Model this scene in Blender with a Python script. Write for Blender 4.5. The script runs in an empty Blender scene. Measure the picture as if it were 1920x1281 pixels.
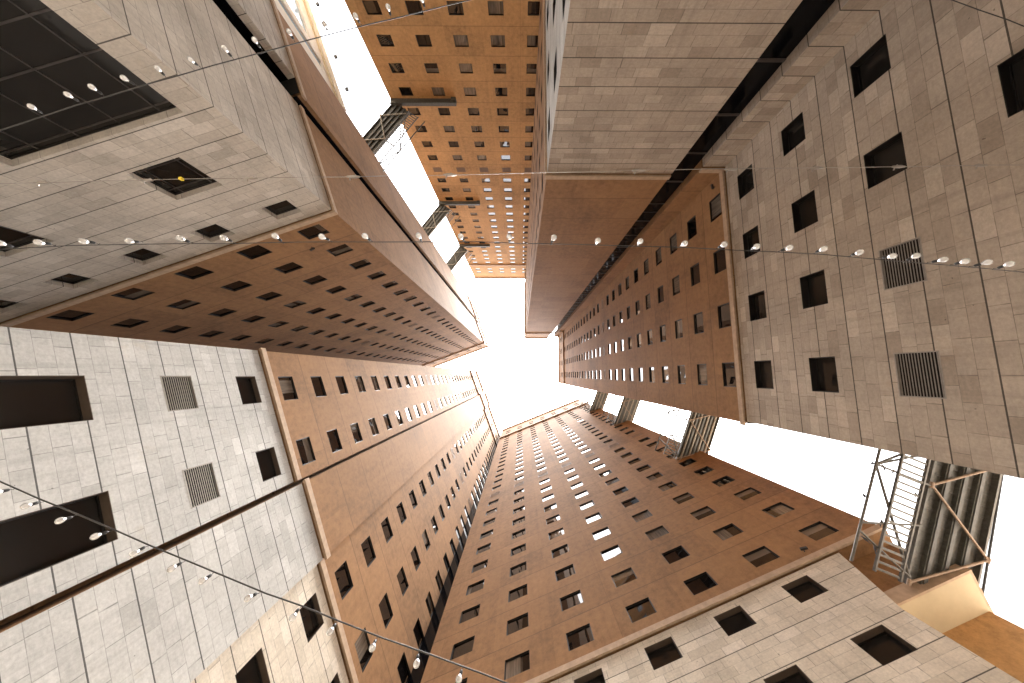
import bpy, math, random
from mathutils import Vector, Matrix

random.seed(7)
R_ = math.radians
scene = bpy.context.scene
COL = scene.collection
EYE = 1.5                                   # camera height above the paving

# ------------------------------------------------------------------ camera
# wide lens on the courtyard floor looking almost straight up.
# plan axes: +X = right edge of the picture, +Y = bottom edge, +Z = up
F_PX, PPX, PPY, ZVX, ZVY, W_PX, H_PX = 545.0, 978.0, 640.5, 975.5, 703.0, 1920.0, 1281.0
zd = Vector((ZVX - PPX, ZVY - PPY, F_PX)).normalized()      # world up seen by the camera
xa = (Vector((1, 0, 0)) - zd[0] * zd).normalized()
ya = zd.cross(xa)
right = Vector((xa[0], ya[0], zd[0])); down = Vector((xa[1], ya[1], zd[1])); fwd = Vector((xa[2], ya[2], zd[2]))
cam_d = bpy.data.cameras.new('camera'); cam = bpy.data.objects.new('camera', cam_d); COL.objects.link(cam)
up = -down; back = -fwd
cam.matrix_world = Matrix(((right[0], up[0], back[0], 0), (right[1], up[1], back[1], 0),
                           (right[2], up[2], back[2], EYE), (0, 0, 0, 1)))
cam_d.sensor_width = 36.0; cam_d.lens = F_PX / W_PX * 36.0
cam_d.shift_x = -(PPX - W_PX / 2) / W_PX
cam_d.clip_start = 0.05; cam_d.clip_end = 2000
scene.camera = cam

# ------------------------------------------------------------------ sky, sun, exposure
SUN_EL, SUN_AZ = 77.0, 131.0               # azimuth from +Y towards +X
world = bpy.data.worlds.new('World'); scene.world = world; world.use_nodes = True
wn = world.node_tree.nodes; wl = world.node_tree.links
sky = wn.new('ShaderNodeTexSky'); sky.sky_type = 'NISHITA'; sky.sun_disc = False
sky.sun_elevation = R_(SUN_EL); sky.sun_rotation = R_(SUN_AZ)
sky.air_density = 0.6; sky.dust_density = 7.0; sky.ozone_density = 0.3
bg = wn['Background']; bg.inputs['Strength'].default_value = 0.15
hs = wn.new('ShaderNodeHueSaturation'); hs.inputs['Saturation'].default_value = 0.25     # thin white overcast
wl.new(sky.outputs[0], hs.inputs['Color']); wl.new(hs.outputs[0], bg.inputs['Color'])
sun_d = bpy.data.lights.new('sun', 'SUN'); sun_d.energy = 0.5; sun_d.angle = R_(20); sun_d.color = (1.0, 0.96, 0.88)
sun = bpy.data.objects.new('sun', sun_d); COL.objects.link(sun)
sd = Vector((math.sin(R_(SUN_AZ)) * math.cos(R_(SUN_EL)), math.cos(R_(SUN_AZ)) * math.cos(R_(SUN_EL)), math.sin(R_(SUN_EL))))
sun.rotation_euler = sd.to_track_quat('Z', 'Y').to_euler(); sun.location = (0, 0, 200)
scene.view_settings.view_transform = 'Standard'; scene.view_settings.look = 'None'
scene.view_settings.exposure = 3.38; scene.view_settings.gamma = 1.0
scene.render.engine = 'CYCLES'
scene.cycles.max_bounces = 12; scene.cycles.diffuse_bounces = 7; scene.cycles.glossy_bounces = 4
scene.cycles.transmission_bounces = 6; scene.cycles.transparent_max_bounces = 8

# ------------------------------------------------------------------ materials
class NT:
    def __init__(s, name):
        s.m = bpy.data.materials.new(name); s.m.use_nodes = True
        s.t = s.m.node_tree; s.p = s.t.nodes['Principled BSDF']
    def n(s, typ, **kw):
        o = s.t.nodes.new(typ)
        for k, v in kw.items(): setattr(o, k, v)
        return o
    def put(s, sock, v):
        if isinstance(v, bpy.types.NodeSocket): s.t.links.new(v, sock)
        else: sock.default_value = v
    def math(s, op, a, b=0.0, c=0.0):
        o = s.n('ShaderNodeMath', operation=op)
        s.put(o.inputs[0], a); s.put(o.inputs[1], b); s.put(o.inputs[2], c); return o.outputs[0]
    def comb(s, x, y, z=0.0):
        o = s.n('ShaderNodeCombineXYZ'); s.put(o.inputs[0], x); s.put(o.inputs[1], y); s.put(o.inputs[2], z); return o.outputs[0]
    def uv(s):
        o = s.n('ShaderNodeUVMap'); o.uv_map = 'UVMap'
        q = s.n('ShaderNodeSeparateXYZ'); s.t.links.new(o.outputs[0], q.inputs[0]); return o.outputs[0], q.outputs[0], q.outputs[1]
    def noise(s, vec, scale, detail=4.0, rough=0.55):
        o = s.n('ShaderNodeTexNoise'); s.put(o.inputs['Vector'], vec); s.put(o.inputs['Scale'], scale)
        s.put(o.inputs['Detail'], detail); s.put(o.inputs['Roughness'], rough); return o.outputs[0]
    def white(s, x, y):
        o = s.n('ShaderNodeTexWhiteNoise', noise_dimensions='2D'); s.put(o.inputs['Vector'], s.comb(x, y)); return o.outputs['Value'], o.outputs['Color']
    def ramp(s, f, stops):
        o = s.n('ShaderNodeValToRGB'); s.put(o.inputs[0], f); e = o.color_ramp.elements
        while len(e) < len(stops): e.new(0.5)
        for i, (p, c) in enumerate(stops): e[i].position = p; e[i].color = (c[0], c[1], c[2], 1)
        return o.outputs[0]
    def mix(s, f, a, b, mode='MIX'):
        o = s.n('ShaderNodeMix', data_type='RGBA', blend_type=mode)
        s.put(o.inputs[0], f)
        for sock, v in ((o.inputs[6], a), (o.inputs[7], b)):
            if isinstance(v, tuple): v = (v[0], v[1], v[2], 1)
            s.put(sock, v)
        return o.outputs[2]
    def mapr(s, v, a, b, c, d):
        o = s.n('ShaderNodeMapRange'); s.put(o.inputs[0], v)
        for i, x in enumerate((a, b, c, d)): o.inputs[i + 1].default_value = x
        return o.outputs[0]
    def bump(s, h, strength, dist=0.01):
        o = s.n('ShaderNodeBump'); o.inputs['Strength'].default_value = strength; o.inputs['Distance'].default_value = dist
        s.put(o.inputs['Height'], h); s.t.links.new(o.outputs[0], s.p.inputs['Normal'])
    def base(s, c): s.put(s.p.inputs['Base Color'], (c[0], c[1], c[2], 1) if isinstance(c, tuple) else c)
    def rough(s, v): s.put(s.p.inputs['Roughness'], v)

def plain(name, c, rough=0.5, metal=0.0, var=0.12, scale=6.0):
    t = NT(name); tc = t.n('ShaderNodeTexCoord').outputs['Object']
    nz = t.noise(tc, scale, 5)
    k = t.mapr(nz, 0.3, 0.7, 1 - var, 1 + var)
    o = t.n('ShaderNodeVectorMath', operation='SCALE'); o.inputs[0].default_value = c; t.put(o.inputs['Scale'], k)
    t.base(o.outputs[0]); t.rough(rough); t.p.inputs['Metallic'].default_value = metal
    return t.m

def stucco(name, c, row0, fl):
    t = NT(name); vec, u, v = t.uv()
    big = t.noise(vec, 0.13, 5, 0.6); mid = t.noise(vec, 2.2, 9, 0.72); fine = t.noise(vec, 11.0, 6, 0.75)
    streak = t.noise(t.comb(t.math('MULTIPLY', u, 2.4), t.math('MULTIPLY', v, 0.09)), 1.0, 5, 0.6)
    patch = t.noise(t.comb(t.math('MULTIPLY', u, 0.5), t.math('MULTIPLY', v, 0.5)), 1.0, 2, 0.4)
    # panel tint: pours between floor joints vary a little
    fr = t.math('DIVIDE', t.math('SUBTRACT', v, row0 - 1.63), fl)
    row = t.math('FLOOR', fr); pan = t.math('FLOOR', t.math('DIVIDE', u, 4.67))
    wv, _ = t.white(t.math('ADD', row, 0.37), t.math('ADD', pan, 0.21))
    f = t.math('ADD', t.math('MULTIPLY', big, 0.26), t.math('MULTIPLY', mid, 0.36))
    f = t.math('ADD', f, t.math('MULTIPLY', fine, 0.16))
    f = t.math('ADD', f, t.math('MULTIPLY', streak, 0.10)); f = t.math('ADD', f, t.math('MULTIPLY', wv, 0.06))
    f = t.math('ADD', f, t.math('MULTIPLY', patch, 0.08))
    dk = tuple(x * 0.52 for x in c); lt = tuple(min(1, x * 1.35) for x in c)
    colr = t.ramp(f, [(0.37, dk), (0.51, c), (0.65, lt)])
    frac = t.math('FRACT', fr)
    jm = t.math('LESS_THAN', t.math('ABSOLUTE', t.math('SUBTRACT', frac, 0.012)), 0.010)
    jv = t.math('LESS_THAN', t.math('FRACT', t.math('DIVIDE', u, 14.01)), 0.0015)
    j = t.math('MULTIPLY', t.math('MAXIMUM', jm, jv), 0.6)
    t.base(t.mix(j, colr, tuple(x * 0.35 for x in c)))
    t.rough(0.85); t.p.inputs['Specular IOR Level'].default_value = 0.25
    h = t.math('SUBTRACT', t.math('ADD', fine, t.math('MULTIPLY', mid, 0.6)), t.math('MULTIPLY', j, 2.0))
    t.bump(h, 0.35, 0.012)
    return t.m

def stone(name, tones, off, warm=0.0):
    t = NT(name); vec, u, v = t.uv()
    vv = t.math('DIVIDE', t.math('SUBTRACT', v, off), 0.48)
    row = t.math('FLOOR', vv); fv = t.math('FRACT', vv)
    r1, _ = t.white(t.math('ADD', row, 0.5), 3.7)
    wob = t.noise(t.comb(t.math('MULTIPLY', u, 0.55), t.math('MULTIPLY', row, 5.3)), 1.0, 1)
    uu = t.math('ADD', t.math('MULTIPLY', u, 0.88), t.math('MULTIPLY', r1, 41.0))
    uu = t.math('ADD', uu, t.math('MULTIPLY', wob, 1.1))
    cell = t.math('FLOOR', uu); fu = t.math('FRACT', uu)
    wv, wc = t.white(t.math('ADD', cell, 0.5), t.math('ADD', row, 0.5))
    grain = t.noise(vec, 9.0, 8, 0.7); cloud = t.noise(vec, 0.35, 4, 0.6); fine = t.noise(vec, 60.0, 3, 0.6)
    vein = t.noise(t.comb(t.math('MULTIPLY', u, 3.0), t.math('MULTIPLY', v, 9.0)), 1.0, 6, 0.7)
    colr = t.ramp(wv, [(0.0, tones[0]), (0.18, tones[1]), (0.8, tones[2]), (1.0, tones[3])])
    g = t.math('ADD', t.math('MULTIPLY', grain, 0.55), t.math('MULTIPLY', vein, 0.35))
    g = t.math('ADD', g, t.math('ADD', t.math('MULTIPLY', cloud, 0.6), t.math('MULTIPLY', fine, 0.2)))
    k = t.mapr(g, 0.6, 1.1, 0.66, 1.28)
    kk = t.n('ShaderNodeCombineXYZ'); [t.put(kk.inputs[i], k) for i in range(3)]
    colr = t.mix(1.0, colr, kk.outputs[0], 'MULTIPLY')
    # rusty seep stains along some joints
    st = t.mapr(t.noise(vec, 0.55, 5, 0.7), 0.60, 0.74, 0.0, 0.38)
    colr = t.mix(st, colr, tuple(tones[1][i] * (0.78, 0.66, 0.5)[i] for i in range(3)))
    # rain streaks run down the face, small pits and specks are scattered over it
    rain = t.mapr(t.noise(t.comb(t.math('MULTIPLY', u, 3.2), t.math('MULTIPLY', v, 0.13)), 1.0, 4, 0.6), 0.52, 0.72, 0.0, 0.30)
    colr = t.mix(rain, colr, tuple(x * 0.55 for x in tones[0]))
    pit = t.mapr(t.noise(vec, 5.5, 2, 0.5), 0.755, 0.77, 0.0, 0.7)
    colr = t.mix(pit, colr, tuple(x * 0.3 for x in tones[0]))
    mu = t.math('MINIMUM', fu, t.math('SUBTRACT', 1.0, fu))
    fine_j = t.math('MAXIMUM', t.math('LESS_THAN', mu, 0.012), t.math('LESS_THAN', fv, 0.032))
    fine_j = t.math('MULTIPLY', fine_j, t.mapr(t.noise(vec, 2.1, 3), 0.35, 0.6, 0.25, 0.8))
    major = t.math('LESS_THAN', t.math('FRACT', t.math('DIVIDE', t.math('SUBTRACT', v, off), 1.44)), 0.030)
    colr = t.mix(fine_j, colr, tuple(x * 0.42 for x in tones[0]))
    colr = t.mix(t.math('MULTIPLY', major, 0.9), colr, tuple(x * 0.12 for x in tones[0]))
    t.base(colr); t.rough(t.mapr(grain, 0.3, 0.7, 0.7, 0.9)); t.p.inputs['Specular IOR Level'].default_value = 0.3
    h = t.math('ADD', t.math('MULTIPLY', grain, 0.5), t.math('MULTIPLY', wv, 0.5))
    h = t.math('SUBTRACT', h, t.math('ADD', t.math('MULTIPLY', fine_j, 0.8), t.math('MULTIPLY', major, 3.0)))
    t.bump(h, 0.4, 0.012)
    return t.m

def glass(name, base, rough=0.02, ior=1.9, curtain=None):
    t = NT(name); tc = t.n('ShaderNodeTexCoord').outputs['Object']
    oi = t.n('ShaderNodeObjectInfo')
    ofs = t.n('ShaderNodeVectorMath', operation='ADD'); t.put(ofs.inputs[0], tc)
    sc = t.n('ShaderNodeVectorMath', operation='SCALE'); t.put(sc.inputs[0], oi.outputs['Location']); sc.inputs['Scale'].default_value = 3.1
    t.put(ofs.inputs[1], sc.outputs[0])
    if curtain:
        q = t.n('ShaderNodeSeparateXYZ'); t.put(q.inputs[0], ofs.outputs[0])
        w = t.noise(t.comb(t.math('MULTIPLY', q.outputs[0], 9.0), t.math('MULTIPLY', q.outputs[2], 0.6)), 1.0, 3)
        side = t.noise(t.comb(t.math('MULTIPLY', q.outputs[0], 0.9), 0.3), 1.0, 1)
        c = t.mix(t.mapr(w, 0.35, 0.65, 0, 1), tuple(x * 0.55 for x in curtain), curtain)
        t.base(t.mix(t.mapr(side, 0.44, 0.5, 0, 1), base, c))
    else: t.base(base)
    t.rough(rough); t.p.inputs['IOR'].default_value = ior
    wav = t.noise(ofs.outputs[0], 0.8, 1.5, 0.4); t.bump(wav, 0.16, 0.02)
    return t.m

TAN = (0.270, 0.143, 0.061)
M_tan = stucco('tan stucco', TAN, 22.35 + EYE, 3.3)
M_tanU = stucco('tan stucco with far tower light painted in', (0.49, 0.28, 0.118), 22.15 + EYE, 3.3)  # tan made lighter and more orange, painting in light the far tower lacks
M_tanL = stucco('tan stucco of the left tower', TAN, 22.35 + EYE, 3.44)
M_trim = plain('tan render trim', (0.43, 0.305, 0.205), 0.8, 0, 0.15, 3)
T0 = ((0.47, 0.425, 0.37), (0.52, 0.475, 0.415), (0.55, 0.505, 0.445), (0.62, 0.575, 0.515))
T1 = ((0.56, 0.50, 0.41), (0.62, 0.555, 0.46), (0.65, 0.585, 0.49), (0.72, 0.655, 0.565))
T2 = ((0.335, 0.278, 0.225), (0.40, 0.338, 0.277), (0.43, 0.366, 0.303), (0.51, 0.445, 0.372))
T3 = ((0.44, 0.438, 0.42), (0.49, 0.488, 0.47), (0.515, 0.513, 0.495), (0.57, 0.568, 0.55))
M_stoneL = stone('weathered limestone cladding', T0, 9.3 + EYE)
M_stoneM = stone('pale limestone cladding', T3, 8.97 + EYE)
M_stoneB = stone('cream limestone cladding', T1, 9.0 + EYE)
M_stoneR = stone('brown limestone cladding', T2, 9.7 + EYE)
M_stoneU = stone('sandstone cladding', T1, 9.2 + EYE)
M_glass = glass('dark window glass', (0.006, 0.0052, 0.005))
M_glassP = glass('dark lower window glass', (0.020, 0.018, 0.0165), 0.03, 1.45)
M_blind = glass('window glass with a roller blind', (0.16, 0.135, 0.11), 0.03, 1.7)
M_curt = glass('window glass with a drawn curtain', (0.006, 0.0052, 0.005), curtain=(0.20, 0.17, 0.14))
M_slot = glass('dark stairwell glass', (0.004, 0.0045, 0.006), 0.12, 1.28)
M_frame = plain('dark bronze window frame', (0.012, 0.010, 0.009), 0.5, 0.2)
M_reveal = plain('brown reveal lining with painted stone shade', (0.085, 0.062, 0.045), 0.5, 0.1)  # brown puts the shade of the stone reveals into the lining colour
M_mull = plain('grey aluminium mullion', (0.10, 0.09, 0.085), 0.4, 0.6)
M_louv = plain('galvanised louver blades', (0.30, 0.275, 0.245), 0.5, 0.4)
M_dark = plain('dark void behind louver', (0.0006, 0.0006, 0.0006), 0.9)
M_vent = plain('beige vent panel', (0.24, 0.15, 0.09), 0.7)
M_roof = plain('roof screed', (0.35, 0.32, 0.28), 0.9)
M_steel = plain('weathered galvanised steel', (0.10, 0.093, 0.08), 0.5, 0.35, 0.25)
M_deck = plain('dark ribbed steel deck', (0.075, 0.072, 0.06), 0.55, 0.2, 0.3)
M_flange = plain('dull grey beam flange', (0.065, 0.062, 0.053), 0.6, 0.1, 0.35, 2)
M_pale_st = plain('pale painted steel', (0.30, 0.27, 0.22), 0.6, 0, 0.2)
M_duct = plain('buff lagged duct', (0.22, 0.19, 0.15), 0.7, 0, 0.3)
M_rust = plain('buff painted steel strut', (0.26, 0.18, 0.12), 0.6, 0.1, 0.25)
M_cable = plain('black rubber cable', (0.03, 0.028, 0.026), 0.5)
M_wire = plain('steel wire', (0.30, 0.27, 0.24), 0.35, 0.8)
M_sock = plain('black bulb socket', (0.02, 0.02, 0.02), 0.4)
M_cream = plain('cream painted render', (0.50, 0.405, 0.255), 0.8, 0, 0.06, 1.5)
M_pale = plain('pale cream concrete', (0.75, 0.70, 0.61), 0.8, 0, 0.08, 0.5)
M_pave = plain('courtyard paving', (0.50, 0.44, 0.37), 0.85, 0, 0.2, 0.6)
M_bird = plain('grey pigeon feathers', (0.07, 0.07, 0.08), 0.7)
M_black = plain('black fitting', (0.015, 0.015, 0.016), 0.45)
M_blue = glass('blue tinted glass', (0.42, 0.56, 0.70), 0.08, 1.5)
def bulb_mat():
    t = NT('clear bulb glass'); t.base((0.86, 0.86, 0.85)); t.rough(0.28)
    t.p.inputs['Transmission Weight'].default_value = 0.55; t.p.inputs['IOR'].default_value = 1.25
    return t.m
M_bulb = bulb_mat()
M_fil = plain('white bulb reflector', (0.8, 0.78, 0.74), 0.4)

# ------------------------------------------------------------------ mesh helpers
class MB:
    def __init__(s): s.v = []; s.f = []; s.uv = []; s.mi = []; s.mats = []
    def m(s, mat):
        if mat is None: return 0
        if mat not in s.mats: s.mats.append(mat)
        return s.mats.index(mat)
    def face(s, pts, mat, uvs=None, want=None):
        pts = [Vector(p) for p in pts]
        if want is not None:
            nn = (pts[1] - pts[0]).cross(pts[2] - pts[0])
            if nn.dot(Vector(want)) < 0:
                pts.reverse()
                if uvs: uvs = list(reversed(uvs))
        i = len(s.v); s.v += [tuple(p) for p in pts]; s.f.append(tuple(range(i, i + len(pts))))
        s.uv += uvs if uvs else [(p.x + p.y, p.z) for p in pts]
        s.mi.append(s.m(mat))
    def hexa(s, P, mat):                  # 8 points, bottom ring then top ring
        c = sum((Vector(p) for p in P), Vector()) / 8
        for q in ((0, 1, 2, 3), (4, 5, 6, 7), (0, 1, 5, 4), (1, 2, 6, 5), (2, 3, 7, 6), (3, 0, 4, 7)):
            pts = [P[k] for k in q]; ctr = sum((Vector(p) for p in pts), Vector()) / 4
            s.face(pts, mat, want=ctr - c)
    def box(s, x0, x1, y0, y1, z0, z1, mat):
        s.hexa([(x0, y0, z0), (x1, y0, z0), (x1, y1, z0), (x0, y1, z0), (x0, y0, z1), (x1, y0, z1), (x1, y1, z1), (x0, y1, z1)], mat)
    def beam(s, a, b, w, h, mat, upv=(0, 0, 1)):
        a, b = Vector(a), Vector(b); d = (b - a).normalized(); u = Vector(upv)
        if abs(d.dot(u)) > 0.98: u = Vector((1, 0, 0))
        x = d.cross(u).normalized() * w / 2; y = x.cross(d).normalized() * h / 2
        s.hexa([a - x - y, a + x - y, a + x + y, a - x + y, b - x - y, b + x - y, b + x + y, b - x + y], mat)
    def tube(s, pts, r, mat, seg=8, closed_ends=True):
        pts = [Vector(p) for p in pts]; rings = []
        for i, p in enumerate(pts):
            d = (pts[min(i + 1, len(pts) - 1)] - pts[max(i - 1, 0)]).normalized()
            u = Vector((0, 0, 1)) if abs(d.z) < 0.9 else Vector((1, 0, 0))
            x = d.cross(u).normalized(); y = x.cross(d)
            rr = r[i] if isinstance(r, (list, tuple)) else r
            rings.append([p + (x * math.cos(2 * math.pi * k / seg) + y * math.sin(2 * math.pi * k / seg)) * rr for k in range(seg)])
        i0 = len(s.v); mi = s.m(mat)
        for rg in rings:
            s.v += [tuple(q) for q in rg]
        for i in range(len(rings) - 1):
            for k in range(seg):
                a = i0 + i * seg + k; b = i0 + i * seg + (k + 1) % seg
                s.f.append((a, b, b + seg, a + seg)); s.mi.append(mi); s.uv += [(0, 0)] * 4
        if closed_ends:
            for rg in (0, len(rings) - 1):
                s.f.append(tuple(i0 + rg * seg + k for k in range(seg))); s.mi.append(mi); s.uv += [(0, 0)] * seg
    def lathe(s, prof, mat, seg=14):      # profile (r, z) turned about local z
        s.tube([(0, 0, z) for r, z in prof], [max(r, 1e-4) for r, z in prof], mat, seg)
    def mesh(s, name, smooth=False):
        me = bpy.data.meshes.new(name); me.from_pydata(s.v, [], s.f)
        for m in s.mats: me.materials.append(m)
        me.polygons.foreach_set('material_index', s.mi)
        uvl = me.uv_layers.new(name='UVMap'); flat = [c for p in s.uv for c in p]; uvl.data.foreach_set('uv', flat)
        if smooth: me.polygons.foreach_set('use_smooth', [True] * len(s.f))
        me.update(); return me
    def obj(s, name, parent=None, smooth=False):
        o = bpy.data.objects.new(name, s.mesh(name, smooth)); COL.objects.link(o)
        if parent: o.parent = parent; o.matrix_parent_inverse = parent.matrix_world.inverted()
        return o
def tag(o, label, cat, group=None, kind=None):
    if kind: o['kind'] = kind
    if label: o['label'] = label
    if cat: o['category'] = cat
    if group: o['group'] = group
    return o
def thing(name, label, cat, loc=(0, 0, 0), group=None):
    o = bpy.data.objects.new(name, None); COL.objects.link(o); o.location = loc; o.empty_display_size = 0.5
    bpy.context.view_layer.update()
    return tag(o, label, cat, group)

# ------------------------------------------------------------------ walls
class Wall:
    """vertical plane facing the courtyard; s runs along it, d is its signed distance from the camera axis"""
    def __init__(s, az, d, sub=0.0):
        s.U = Vector((math.cos(az), math.sin(az), 0)); s.N = Vector((-math.sin(az), math.cos(az), 0)); s.d = d
        s.inn = s.N * (1 if d > 0 else -1)
    def P(s, a, z, dep=0.0): return s.U * a + s.N * s.d + s.inn * dep + Vector((0, 0, z + EYE))
    def mat4(s, a, z, dep):
        y = s.inn; zz = Vector((0, 0, 1)); x = y.cross(zz); o = s.P(a, z, dep)
        return Matrix(((x[0], y[0], zz[0], o[0]), (x[1], y[1], zz[1], o[1]), (x[2], y[2], zz[2], o[2]), (0, 0, 0, 1)))
def wallpanel(mb, w, s0, s1, z0, z1, mat, holes=(), dep=0.3):
    hs = [h for h in holes if h[0] > s0 - 1e-6 and h[1] < s1 + 1e-6 and h[2] > z0 - 1e-6 and h[3] < z1 + 1e-6]
    S = sorted(set([s0, s1] + [round(x, 4) for h in hs for x in h[:2]])); Z = sorted(set([z0, z1] + [round(x, 4) for h in hs for x in h[2:4]]))
    hk = [tuple(round(x, 4) for x in h[:4]) + (h[4] if len(h) > 4 else dep,) for h in hs]
    # rows: merge vertically per column strip
    for i in range(len(S) - 1):
        a, b = S[i], S[i + 1]; mid = (a + b) / 2
        cover = sorted((h[2], h[3]) for h in hk if h[0] <= mid <= h[1])
        cur = z0
        spans = []
        for c0, c1 in cover:
            if c0 > cur + 1e-6: spans.append((cur, c0))
            cur = max(cur, c1)
        if z1 > cur + 1e-6: spans.append((cur, z1))
        for c0, c1 in spans:
            mb.face([w.P(a, c0), w.P(b, c0), w.P(b, c1), w.P(a, c1)], mat, [(a, c0 + EYE), (b, c0 + EYE), (b, c1 + EYE), (a, c1 + EYE)], want=-w.inn)
    up = Vector((0, 0, 1))
    for a, b, c0, c1, dp in hk:
        E = EYE
        mb.face([w.P(a, c0), w.P(a, c1), w.P(a, c1, dp), w.P(a, c0, dp)], mat, [(a, c0 + E), (a, c1 + E), (a + dp, c1 + E), (a + dp, c0 + E)], want=w.U)
        mb.face([w.P(b, c0), w.P(b, c1), w.P(b, c1, dp), w.P(b, c0, dp)], mat, [(b, c0 + E), (b, c1 + E), (b + dp, c1 + E), (b + dp, c0 + E)], want=-w.U)
        mb.face([w.P(a, c0), w.P(b, c0), w.P(b, c0, dp), w.P(a, c0, dp)], mat, [(a, c0 + E), (b, c0 + E), (b, c0 + E + dp), (a, c0 + E + dp)], want=up)
        mb.face([w.P(a, c1), w.P(b, c1), w.P(b, c1, dp), w.P(a, c1, dp)], mat, [(a, c1 + E), (b, c1 + E), (b, c1 + E - dp), (a, c1 + E - dp)], want=-up)
def side(mb, p, q, z0, z1, mat, want):    # plain vertical face between two plan points
    p, q = Vector((p[0], p[1], 0)), Vector((q[0], q[1], 0)); L = (q - p).length
    a = Vector((0, 0, z0 + EYE)); b = Vector((0, 0, z1 + EYE))
    mb.face([p + a, q + a, q + b, p + b], mat, [(0, z0 + EYE), (L, z0 + EYE), (L, z1 + EYE), (0, z1 + EYE)], want=Vector((want[0], want[1], 0)))
def slab(mb, pts, z, mat, upw):
    mb.face([Vector((p[0], p[1], z + EYE)) for p in pts], mat, [(p[0], p[1]) for p in pts], want=(0, 0, upw))
def ledge(mb, w, s0, s1, z0, z1, proud, mat, e0=0.0, e1=0.0):
    """moulding along a wall: proud of it, its ends run on by e0 / e1"""
    a, b = s0 - e0, s1 + e1
    q = [w.P(a, z0, -proud), w.P(b, z0, -proud), w.P(b, z0, 0.02), w.P(a, z0, 0.02), w.P(a, z1, -proud), w.P(b, z1, -proud), w.P(b, z1, 0.02), w.P(a, z1, 0.02)]
    mb.hexa(q, mat)

# ------------------------------------------------------------------ windows
_tm = {}
def win_mesh(w, h, style, dp=0.13, lined=True):
    """frame and pane meshes; local x along the wall, y into it, z up, origin at the middle of the opening's back"""
    k = (round(w, 2), round(h, 2), style, round(dp, 2), lined)
    if k in _tm: return _tm[k]
    f = MB(); p = MB(); t = 0.055; x, z = w / 2, h / 2
    if style == 'louver':
        t = 0.045
        for a in ((-x, x, -z, -z + t), (-x, x, z - t, z), (-x, -x + t, -z + t, z - t), (x - t, x, -z + t, z - t)): f.box(a[0], a[1], -0.06, 0.03, a[2], a[3], M_louv)
        n = 14
        for i in range(n):                    # upright bars in the picture lie along the wall
            zc = -z + t + (2 * z - 2 * t) * (i + 0.5) / n
            f.box(-x + t, x - t, -0.034, -0.018, zc - 0.013, zc + 0.013, M_louv)
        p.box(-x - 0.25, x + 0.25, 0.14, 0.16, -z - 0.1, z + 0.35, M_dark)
    elif style == 'vent':
        for a in ((-x, x, -z, -z + t), (-x, x, z - t, z), (-x, -x + t, -z + t, z - t), (x - t, x, -z + t, z - t)): f.box(a[0], a[1], -0.05, 0.03, a[2], a[3], M_vent)
        for i in range(9):
            zc = -z + t + (2 * z - 2 * t) * (i + 0.5) / 9
            f.box(-x + t, x - t, -0.03, 0.0, zc - 0.03, zc + 0.03, M_vent)
        p.box(-x, x, 0.032, 0.05, -z, z, M_vent)
    else:
        for a in ((-x, x, -z, -z + t), (-x, x, z - t, z), (-x, -x + t, -z + t, z - t), (x - t, x, -z + t, z - t)): f.box(a[0], a[1], -0.05, 0.03, a[2], a[3], M_frame)
        if lined:                             # dark metal lining of the reveal (brown: painted shade of stone), just short of the wall face
            y0, y1, e = -dp + 0.012, -0.0502, 0.022
            lm = M_reveal if lined == 'brown' else M_frame
            for a in ((-x, x, -z, -z + e), (-x, x, z - e, z), (-x, -x + e, -z + e, z - e), (x - e, x, -z + e, z - e)): f.box(a[0], a[1], y0, y1, a[2], a[3], lm)
        if isinstance(style, tuple):          # ('grid', xs, zs)
            for xx in style[1]: f.box(xx - 0.03, xx + 0.03, -0.04, 0.0, -z + t, z - t, M_mull)
            cuts = [-x + t] + [c for xx in style[1] for c in (xx - 0.03, xx + 0.03)] + [x - t]
            for zz in style[2]:
                for i in range(0, len(cuts), 2): f.box(cuts[i], cuts[i + 1], -0.035, 0.0, zz - 0.03, zz + 0.03, M_mull)
        g = M_curt if style == 'curtain' else (M_glass if dp < 0.25 else M_glassP)
        hb = z * 0.15 if style == 'blind' else z
        p.face([(-x, 0.005, -z), (x, 0.005, -z), (x, 0.005, hb), (-x, 0.005, hb)], g, want=(0, -1, 0))
        if style == 'blind': p.face([(-x, 0.005, hb), (x, 0.005, hb), (x, 0.005, z), (-x, 0.005, z)], M_blind, want=(0, -1, 0))
    _tm[k] = (f, f.mesh('window'), p, p.mesh('pane')); return _tm[k]

def proj_area(w, a, z, ww, hh):
    pts = []
    for da, dz in ((-ww / 2, -hh / 2), (ww / 2, -hh / 2), (ww / 2, hh / 2), (-ww / 2, hh / 2)):
        p = w.P(a + da, z + dz) - Vector((0, 0, EYE)); c = (p.dot(right), p.dot(down), p.dot(fwd)); pts.append((F_PX * c[0] / c[2] + PPX, F_PX * c[1] / c[2] + PPY))
    ar = abs(sum(pts[i][0] * pts[(i + 1) % 4][1] - pts[(i + 1) % 4][0] * pts[i][1] for i in range(4))) / 2
    cx = sum(p[0] for p in pts) / 4; cy = sum(p[1] for p in pts) / 4
    return ar if -60 < cx < 1980 and -60 < cy < 1341 else ar * 0.001

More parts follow.
